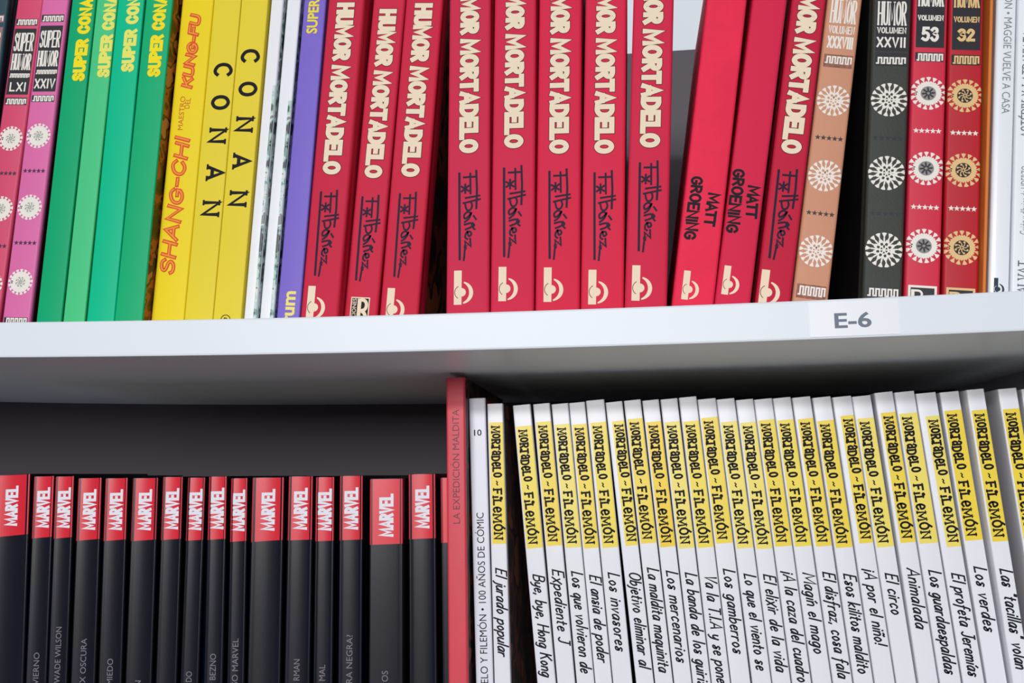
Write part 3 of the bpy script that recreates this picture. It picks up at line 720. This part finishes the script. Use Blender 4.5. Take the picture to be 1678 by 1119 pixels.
for k, c, lb in (('gr1', (236, 48, 82), 'plain bright red hardcover with handwritten names, first one after the pale gap'), ('gr2', (216, 42, 78), 'plain red hardcover with handwritten names, next to the shaded red cream-titled one')):
    d = BOOKS[k]
    bk = Book(k, 'hardcover_book', lb, GR['plain'], mat('red_cloth_' + k, c, .6, .12, .2, 1600, .16 if k == 'gr1' else 0, 50), .18, True, 0, .002)
    (gu0, gv0), (gu1, gv1), (mu0, mv0), (mu1, mv1) = d['names']
    rnd = random.Random(7)
    a, _ = pen('GROENING', 0, gv0 - gv1, .0078, .0016, gap=.24, jitter=.07, rnd=rnd)
    b, _ = pen('MATT', 0, mv0 - mv1, .0074, .0016, gap=.14, jitter=.08, rnd=rnd)
    bk.print('name_lettering', (place(a, 'down', gu0 - .0038, gv0, 1, (gu1 - gu0) / (gv0 - gv1)), blackink, 1), (place(b, 'down', mu0 - .0037, mv0, 1, (mu1 - mu0) / (mv0 - mv1)), blackink, 1))
    kl = .0182
    bk.print('publisher_emblem', *emblem(kl, -.0074, d['emb'] - kl, cream, outline))

# ------------------------------------------------------------------ upper shelf: green, yellow, white and purple albums
yellowink = mat('yellow_ink', (246, 226, 40), .5, .1)
lemonink = mat('lemon_ink', (232, 232, 110), .5, .1)
rustpic = blotch('cover_picture_rust', [(28, 20, 20), (96, 40, 30), (168, 84, 50), (50, 26, 24), (190, 120, 90)], 60)
GREENS = dict(conanA=((8, 168, 112), 'deep green comic album, first of the green ones beside the pink volume', yellowink), conanB=((74, 200, 134), 'pale green comic album between two stronger green ones', lemonink),
              conanC=((0, 190, 142), 'turquoise-green comic album, third of the four green ones', lemonink), conanD=((16, 174, 116), 'green comic album with a rusty picture cover, nearest the yellow books', yellowink))
for k, (c, lb, ink) in GREENS.items():
    d = BOOKS[k]
    bk = Book(k, 'comic_album', lb, GR['green'], mat('green_card_' + k, c, .42, .15, .05, 300), .19, False, 0, .0011, right=rustpic if k == 'conanD' else None, sides_from=.0014)
    v0, v1, v2 = d['sup']; u = d['u']; hgt = .0096
    p = pen('SUPER', v0, v1, hgt, .0026, gap=.36)[0] + pen('CONAN', v2, v2 + (v1 - v0) * 1.06, hgt, .0026, gap=.36)[0]
    bk.print('title_lettering', (place(p, 'up', u + hgt / 2, 0), ink, 1))

redbrush = mat('red_brush_ink', (226, 84, 50), .5, .1)
orangeink = mat('orange_ink', (240, 160, 60), .5, .1)
thinred = mat('thin_red_ink', (206, 110, 50), .5, .1)
d = BOOKS['shang']
bk = Book('shang', 'comic_album', 'bright yellow book with red brush lettering on its spine', GR['yellow'], mat('yellow_card_bright', (240, 214, 30), .45, .15), .19, False, 0, .0013)
for txt, (a, b), hg in (('SHANG-CHI', d['name'], .0114), ('KUNG-FU', d['kung'], .0088)):
    Ln = b[1] - a[1]; sl = (b[0] - a[0]) / Ln
    lay_r = place(pen(txt, 0, Ln, hg, .0027, gap=.22, jitter=.06, rnd=random.Random(3), shear=.26)[0], 'up', a[0] + hg / 2, a[1], 1, sl)
    lay_o = place(pen(txt, .0008, Ln - .0008, hg - .0016, .0009, gap=.22, base=.0008, jitter=.06, rnd=random.Random(3), shear=.26)[0], 'up', a[0] + hg / 2, a[1], 1, sl)
    bk.print('title_lettering', (lay_r, redbrush, 1), (lay_o, orangeink, 2))
sm = []
for txt, (a, b) in (('MAESTRO', d['maes']), ('DEL', d['dele'])):
    sm += place(typeset(txt, 0, b[1] - a[1], .0036), 'up', a[0] + .0018, a[1], 1, (b[0] - a[0]) / (b[1] - a[1]))
bk.print('subtitle_lettering', (sm, thinred, 1))

yel = mat('yellow_card_soft', (232, 210, 56), .5, .15, 0, 0, .03, 20)
for k, lb in (('conYA', 'yellow book with spaced black serif capitals, beside the red-lettered yellow one'), ('conYB', 'yellow book with spaced black serif capitals, beside the slim white books')):
    d = BOOKS[k]
    bk = Book(k, 'comic_album', lb, GR['yellow'], yel, .19, False, 0, .0009)
    pl = []
    hgt = .0114; wd = .0108
    for ch, (u, v) in zip('CONAN', d['letters']):
        w = CAPS[ch][0]
        p = pen(ch, -wd / 2, wd / 2, hgt, .0025, serif=.0019, cap=0)[0]
        pl += place(p, 'down', u - hgt / 2, v)
    bk.print('title_lettering', (pl, blackink, 1))
    if k == 'conYB':
        u, v = d['reg']
        rg = [ring(u, v, .0030, .0035)] + place(pen('R', -.0012, .0012, .003, .0006)[0], 'flat', u, v - .0015)
        bk.print('round_mark', (rg, blackink, 1))

teal = blotch('cover_picture_teal', [(44, 52, 56), (110, 150, 138), (176, 204, 192), (206, 216, 212), (120, 128, 122)], 110)
whitecard = mat('white_card', (232, 234, 240), .35, .4)
bk = Book('whA', 'paperback_book', 'slim white book with a scuffed greenish edge, touching the yellow books', GR['white'], whitecard, .18, False, 0, .0012, right=teal, sides_from=.0014)
bk.print('cover_edge', ([rect(bk.w - .0024, bk.w - .0002, .001, .175, 1)], teal, 0))
bk = Book('whB', 'paperback_book', 'slim white book with a scuffed greenish edge, touching the purple one', GR['white'], whitecard, .18, False, 0, .0012, right=teal, sides_from=.0014)
bk.print('cover_edge', ([rect(bk.w - .0028, bk.w - .0002, .001, .165, 1)], teal, 0))

d = BOOKS['purple']
bk = Book('purple', 'paperback_book', 'purple book with yellow lettering between white and red books', None, mat('purple_card', (124, 104, 204), .45, .18), .19, False, 0, .0012)
purp_y = mat('purple_yellow_ink', (240, 222, 70), .5, .1)
hgt = .0076
p = typeset('SUPER', 0, .0255, hgt, 0, .03)
bk.print('title_lettering', (place(p, 'up', d['us'] + hgt / 2, d['sup']), purp_y, 1))
um = d['um'][0] - d['um'][1]
p = typeset('forum', -um * .82, um, .0094, 0, .03)
bk.print('publisher_lettering', (place(p, 'up', d['uf'] + .0036, d['um'][1]), mat('pale_yellow_ink', (240, 228, 130), .5, .1), 1))

# ------------------------------------------------------------------ upper shelf: the old volumes with rosettes
def rosette(style, r):
    """returns pale, second, dark polys about the origin"""
    A, B, Dk = [], [], []
    n = 17
    for i in range(n):
        a = 2 * math.pi * i / n + .1
        ca, sa = math.cos(a), math.sin(a)
        def q(x, y): return (x * ca - y * sa, x * sa + y * ca)
        w1, w0 = .135 * r, .03 * r
        V = [q(.6 * r, -w0), q(.75 * r, -w0), q(.97 * r, -w1), q(1.0 * r, 0), q(.97 * r, w1), q(.75 * r, w0), q(.6 * r, w0)]
        A.append((V, [(0, 1, 5, 6), (1, 2, 3, 4, 5)]))
        if style == 'lace':
            A.append(ribbon([q(.42 * r, 0), q(.7 * r, 0)], .085 * r, 0))
            if i % 2 == 0:
                A.append(ribbon([q(.2 * r, 0), q(.48 * r, 0)], .09 * r, 0))
                A.append(ribbon([q(.34 * r, 0), q(.56 * r, .17 * r)], .08 * r, 0))
                A.append(ribbon([q(.34 * r, 0), q(.56 * r, -.17 * r)], .08 * r, 0))
    if style == 'lace':
        A.append(ring(0, 0, .2 * r, .27 * r, 20))
        for i in range(6):
            a = math.pi * i / 3
            A.append(ribbon([(0, 0), (.24 * r * math.cos(a), .24 * r * math.sin(a))], .07 * r, 0))
    else:
        A.append(ring(0, 0, .4 * r, (.8 if style == 'plate' else .7) * r, 34))
        for i in range(n):
            a = 2 * math.pi * (i + .5) / n + .1
            A.append(disc(.69 * r * math.cos(a), .69 * r * math.sin(a), .06 * r, 8))
        Dk.append(disc(0, 0, .43 * r, 28))
        for i in range(8):
            a = math.pi * i / 4
            if style == 'pale':
                B.append(ribbon([(.08 * r * math.cos(a), .08 * r * math.sin(a)), (.36 * r * math.cos(a + .12), .36 * r * math.sin(a + .12))], .1 * r, 0))
            else:
                B.append(ribbon([(.05 * r * math.cos(a), .05 * r * math.sin(a)), (.2 * r * math.cos(a), .2 * r * math.sin(a))], .05 * r, 0))
                B.append(ribbon([(.2 * r * math.cos(a), .2 * r * math.sin(a)), (.38 * r * math.cos(a + .3), .38 * r * math.sin(a + .3))], .04 * r, 0))
                B.append(disc(.34 * r * math.cos(a + .39), .34 * r * math.sin(a + .39), .055 * r, 8))
    return A, B, Dk


def greek(u0, u1, v0, v1, t, n=5):
    """square-wave key border as one stroke"""
    p = (u1 - u0) / n; pts = []
    lo, hi = min(v0, v1), max(v0, v1)
    for i in range(n):
        x = u0 + i * p
        pts += [(x, lo), (x + p * .42, lo), (x + p * .42, hi), (x + p * .96, hi)]
        pts.append((x + p * .96, lo))
    return [ribbon(pts, t, 0)]


def volume(k, lb, card, foil, style, inkstars, labelmat, dark, tone2=None, rub=None, left=None, right=None):
    d = BOOKS[k]
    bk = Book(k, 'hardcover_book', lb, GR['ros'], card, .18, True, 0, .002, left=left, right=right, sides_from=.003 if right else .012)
    w = bk.w; e = w - .0026
    if labelmat:
        bk.print('number_label', (([rect(-w + .0018, w - .0018, d['label'][1], d['label'][0])]), labelmat, 0))
    lt = []
    def line(txt, key, t, ee=e, sf=.0007):
        hi, lo = d[key]; hg = hi - lo
        p = pen(txt, -ee, ee, hg, t, gap=.32, serif=sf)[0]
        return place(p, 'flat', 0, lo)
    for txt, key, t in (('SUPER', 'sup', .0011), ('HUMOR', 'hum', .0011)):
        if key in d:
            lt += line(txt, key, t)
    if 'vol' in d:
        lt += line('VOLUMEN', 'vol', .0007, e, .0004)
    tx = d['txt']
    ee = min(e, .0021 * len(tx)) if tx.isalpha() else .0052
    lt += line(tx, 'num', .0011 if tx.isalpha() else .0019, ee, .0006 if tx.isalpha() else 0)
    if 'div' in d:
        lt += greek(-e, e, d['div'] - .0012, d['div'] + .0012, .0008, 7)
    bk.print('label_lettering', (lt, foil, 1))
    for (b0, b1, g0, g1) in d['keys']:
        ks = [(greek(-e, e, g0, g1, .0010), foil, 1)]
        if labelmat or rub:
            ks = [([rect(-w + .0018, w - .0018, b1, b0)], rub or labelmat, 0)] + ks
        bk.print('key_border', *ks)
    A, B, Dk = rosette(style, d['r'])
    for v in d['ros']:
        lay = [(place(A, 'flat', 0, v), foil, 0)]
        if Dk:
            lay += [(place(Dk, 'flat', 0, v), dark, 1), (place(B, 'flat', 0, v), tone2 or foil, 2)]
        bk.print('rosette', *lay)
    for v in d['stars']:
        bk.print('star_row', ([star(-e * .86 + e * 1.72 * i / 4, v, .0019) for i in range(5)], inkstars, 0))
    if 'sq' in d:
        v1 = d['sq']; v0 = v1 - .016; s = .0083
        emb = [([rect(-s, s, v0, v1)], foil, 0), ([rect(-s + .0014, s - .0014, v0 + .0014, v1 - .0014)], labelblack, 1)]
        rr = place([rect(.16, .34, 0, 1), ribbon(cr([(.3, .94), (.62, .92), (.74, .74), (.6, .52), (.3, .5)], 5), .12, 0), ribbon(cr([(.4, .5), (.72, .42), (.8, .2), (.6, .04), (.3, .04)], 5), .12, 0)], 'flat', -s, v0 + .0026, .0108)
        bk.print('publisher_emblem', *emb, (rr, foil, 2))
    return bk


volume('teal', 'dark teal volume at the far end of the upper shelf, cut by the frame', mat('teal_cloth', (34, 66, 78), .5, .3, .2, 1200), silver, 'plate', blackink, mat('label_mauve', (150, 112, 116), .5), mat('foil_grey', (150, 150, 140), .5), silver)
volume('lxi', 'rose red volume numbered LXI with white rosettes beside the pink one', mat('rose_cloth', (212, 70, 108), .5, .35, .2, 1200), silver, 'plate', mat('violet_ink', (66, 28, 62), .5), labelblack, mat('disc_white', (226, 224, 214), .45), mat('foil_grey', (150, 150, 140), .5))
volume('xxiv', 'pink volume numbered XXIV with white rosettes beside the green albums', mat('pink_cloth', (220, 108, 168), .45, .25, .2, 1200), silver, 'plate', mat('violet_ink', (66, 28, 62), .5), labelblack, mat('disc_white', (226, 224, 214), .45), mat('foil_grey', (150, 150, 140), .5), right=mat('maroon_cloth', (126, 22, 44), .5, .2))
volume('brown', 'tan volume with worn white rosettes leaning over the black gap', mat('tan_cloth', (206, 146, 116), .55, .3, .2, 900, .06, 40), silver, 'lace', mat('dark_star_ink', (56, 34, 30), .5), None, None, rub=mat('rubbed_ink', (150, 100, 84), .6, .2, 0, 0, .8, 420))
volume('h27', 'dark grey volume numbered XXVII with white lace rosettes beside the black gap', mat('charcoal_cloth', (60, 64, 58), .6, .3, .5, 700, .15, 60), silver, 'lace', mat('navy_star_ink', (28, 30, 48), .5), labelblack, None, left=mat('gap_shade_cloth', (16, 16, 22), .6, .2))  # left board blackened to paint in the shade of the gap
volume('h53', 'red volume numbered 53 with pale rosettes beside the dark grey one', mat('crimson_cloth', (210, 44, 72), .5, .3, .12, 1200), silver, 'pale', silver, labelblack, mat('rosette_grey', (142, 138, 138), .5), mat('rosette_soot', (46, 42, 46), .5))
volume('h32', 'darker red volume numbered 32 with golden rosettes beside the orange edge', mat('dark_crimson_cloth', (184, 30, 44), .5, .3, .12, 1200), gold, 'disc', silver, labelblack, mat('rosette_black', (34, 26, 22), .5), gold)

# ------------------------------------------------------------------ upper shelf: the two white books at the end
Book('orange', 'paperback_book', 'thin orange book squeezed between the red volume 32 and a white one', None, mat('orange_card', (214, 124, 58), .5, .2), .18, False, 0, .0008)
d = BOOKS['maggie']
navy = mat('navy_ink', (52, 66, 84), .5, .1)
midgrey = mat('mid_grey_ink', (134, 142, 150), .5, .1)
bk = Book('maggie', 'hardcover_book', 'white book with grey capitals, beside the thin orange book', GR['white'], mat('white_gloss_card', (236, 240, 246), .25, .5), .19, True, .05, .0016, sides_from=.0026)
Ln = d['text'][0] - d['text'][1]
bk.print('title_lettering', (place(typeset('ON • MAGGIE VUELVE A CASA', -Ln * .27, Ln, .0046), 'down', -.0016, d['text'][0]), midgrey, 1))
u, v = d['emb']
bk.print('publisher_emblem', *emblem(.0105, u, v - .0105, navy, whitecard))
d = BOOKS['asterix']
bk = Book('asterix', 'hardcover_book', 'white book with grey serif capitals at the end of the upper shelf', GR['white'], mat('white_matt_card', (234, 238, 244), .4, .4), .19, True, 0, .0014)
lay = []
for txt, key, hg, t in (('ASTÉRIX Y LATRAVIATA', 't1', .0062, .0006), ('SALVAT', 't3', .0058, .0007)):
    (u0, v0), (u1, v1) = d[key]
    lay += place(pen(txt, 0, v1 - v0, hg, t, gap=.26, serif=.0009)[0], 'up', hg / 2 - .0012, v0)
(u0, v0), (u1, v1) = d['t2']
bk.print('title_lettering', (lay, mat('slate_ink', (84, 92, 100), .5), 1))
bk.print('credit_lettering', (place(typeset('Guión y dibujos de UDERZO', 0, v1 - v0, .0046), 'up', .0012, v0), midgrey, 1))

# ------------------------------------------------------------------ lower shelf: black books with red top bands
blackcard = mat('black_card', (18, 19, 32), .3, .4)
redband = mat('red_band_ink', (218, 38, 56), .35, .45)
whiteink = mat('white_ink', (232, 232, 242), .5, .1)
ORD = ['first', 'second', 'third', 'fourth', 'fifth', 'sixth', 'seventh', 'eighth', 'ninth', 'tenth', 'eleventh', 'twelfth', 'thirteenth', 'fourteenth', 'fifteenth', 'sixteenth', 'seventeenth']
ML = {1: 'black book with red top band cut by the frame, first of its row', 2: 'black red-topped book, second of its row, grey word ending VIERNO', 3: 'slim black red-topped book, third of its row, grey lettering reaching high',
      4: 'black red-topped book with the grey word OSCURA', 5: 'black red-topped book with the grey word MIEDO', 6: 'black red-topped book between the MIEDO book and a blank slim one',
      7: 'slim black red-topped book without visible title, seventh of its row', 8: 'slim black red-topped book with a thin blue cover edge', 9: 'slim black red-topped book with grey letters BEZNO',
      10: 'slimmest black red-topped book, tenth of its row, before a wide one', 11: 'wide black red-topped book without visible title', 12: 'black red-topped book with grey letters RMAN', 13: 'slim black red-topped book with grey letters MAL',
      14: 'black red-topped book with grey words ERA NEGRA', 15: 'widest black red-topped book, its red band sitting a little lower', 16: 'black red-topped book standing tallest, second from the tall red spine',
      17: 'narrow strip of a black red-topped book tucked behind the tall red spine'}
blueedge = mat('blue_card', (40, 84, 150), .4)
for i in range(1, 18):
    k = 'marvel%02d' % i; d = BOOKS[k]
    bk = Book(k, 'paperback_book', ML[i], GR['black'], blackcard, .17, True, -.075 if i != 15 else -.03, .0012, over=.002, board=.0018, right=blueedge if i == 8 else None, sides_from=.0045 if i == 8 else .012)
    h = bk.h
    sl = bk.w * (.055 if i < 12 else .03)
    bk.print('red_band', ([([(-bk.w + .0002, h - .0455 - sl), (bk.w - .0002, h - .0455 + sl), (bk.w - .0002, h - .0003), (-bk.w + .0002, h - .0003)], [(0, 1, 2, 3)])], redband, 0))
    if i < 17:
        hg = min(.0103, d['th'] * .74)
        off = .0105 if i == 15 else .0084
        p, _ = pen('MARVEL', 0, .0300, hg, .0021, gap=.34, cap=1)
        bk.print('title_lettering', (place(p, 'up', hg / 2, h - off - .0300), whiteink, 1))
    if 'word' in d:
        n = len(d['word']); Lw = n * .0036
        bk.print('name_lettering', (place(typeset(d['word'], -Lw, 0, .0043), 'up', .0014, d['wtop']), greyink, 1))

# ------------------------------------------------------------------ lower shelf: tall red, tall white
d = BOOKS['red']
bk = Book('red', 'hardcover_book', 'tall red hardcover with dark capitals, highest book on the lower shelf', None, mat('coral_cloth', (212, 62, 78), .45, .4, .15, 1200, .05, 60), .2, True, 0, .0016, right=comicpic, sides_from=.0035)
bk.print('title_lettering', (place(typeset('LA EXPEDICIÓN MALDITA', d['text'][0], d['text'][1], .0047), 'up', .0024, 0), mat('maroon_ink', (112, 32, 40), .5), 1))
d = BOOKS['tall']
bk = Book('tall', 'hardcover_book', 'white book numbered 10 standing against the tall red one', None, mat('cool_white_card', (226, 226, 238), .35, .4), .19, True, 0, .0012, right=mat('maroon_card', (110, 40, 50), .5), sides_from=.0024)
Ln = d['text'][1] - d['text'][0]
bk.print('title_lettering', (place(typeset('MORTADELO Y FILEMÓN • 100 AÑOS DE CÓMIC', -Ln * .245, Ln, .0050), 'up', .0025, d['text'][0]), blackink, 1))
u, v = d['ten']
bk.print('number_lettering', (place(typeset('10', -.0027, .0027, .0043, 0, .012), 'flat', u, v - .0021), blackink, 1))

# ------------------------------------------------------------------ lower shelf: white comics with yellow bands
YB = [mat('yellow_band_%d' % i, c, .35, .4) for i, c in enumerate([(238, 214, 70), (238, 210, 62), (238, 218, 100), (240, 204, 30)])]  # yellows vary to paint in gloss reflections on the bands
comicwhite = mat('comic_white', (230, 230, 237), .3, .45)
hand_ink = mat('hand_ink', (30, 30, 40), .5, .1)
WL = {0: 'white yellow-banded comic beside the book numbered 10, titled El jurado popular', 1: 'white yellow-banded comic after the black gap, titled Bye, bye, Hong Kong', 25: 'white yellow-banded comic with a wide grey side, untitled in view',
      26: 'white comic at the far end of the lower shelf, only its edge showing'}
for i in range(27):
    k = 'w%02d' % i; d = BOOKS[k]
    lb = WL.get(i) or ('white yellow-banded comic titled ' + d['title'].replace('"', '').replace('¡', '').replace('!', ''))
    if i == 15:
        lb = 'white yellow-banded comic between A la caza del cuadro and El disfraz'
    bk = Book(k, 'comic_book', lb, GR['wy'], comicwhite, .2, False, 0, .0009, right=comicpic, sides_from=.006)
    w = bk.w; v0, v1 = d['band']; L = v0 - v1
    ub = -w + d['m']
    bk.print('yellow_band', ([rect(ub, w - .0002, v1, v0)], YB[d['tone']], 0))
    rnd = random.Random(11)
    hg = .0066; ut = ub + .0012
    p1, _ = pen('MoRTaDeLo', L * .03, L * .46, hg, .00132, font=QUIRK, gap=.33, jitter=.07, rnd=rnd, serif=.0011)
    p2, _ = pen('~', L * .485, L * .525, hg * .8, .0008, base=hg * .1)
    p3, _ = pen('FiLeMÓN', L * .55, L * .965, hg, .00132, font=QUIRK, gap=.34, jitter=.07, rnd=rnd, serif=.0012)
    bk.print('series_lettering', (place(p1 + p2 + p3 + [disc(L * .63, hg * .9, .0012, 12), disc(L * .195, hg * .14, .0011, 12)], 'down', ut, v0), blackink, 1))
    if d['title']:
        hg = .0085; rnd = random.Random(i)
        L2 = (d['start'] - d['end']) if d['end'] else None
        p, _ = pen(d['title'], 0, L2, hg, .00105, font=HAND, gap=.19, shear=.3, n=4, wscale=.0064, cap=.6)
        bk.print('title_lettering', (place(p, 'down', -.0030, d['start']), hand_ink, 1))
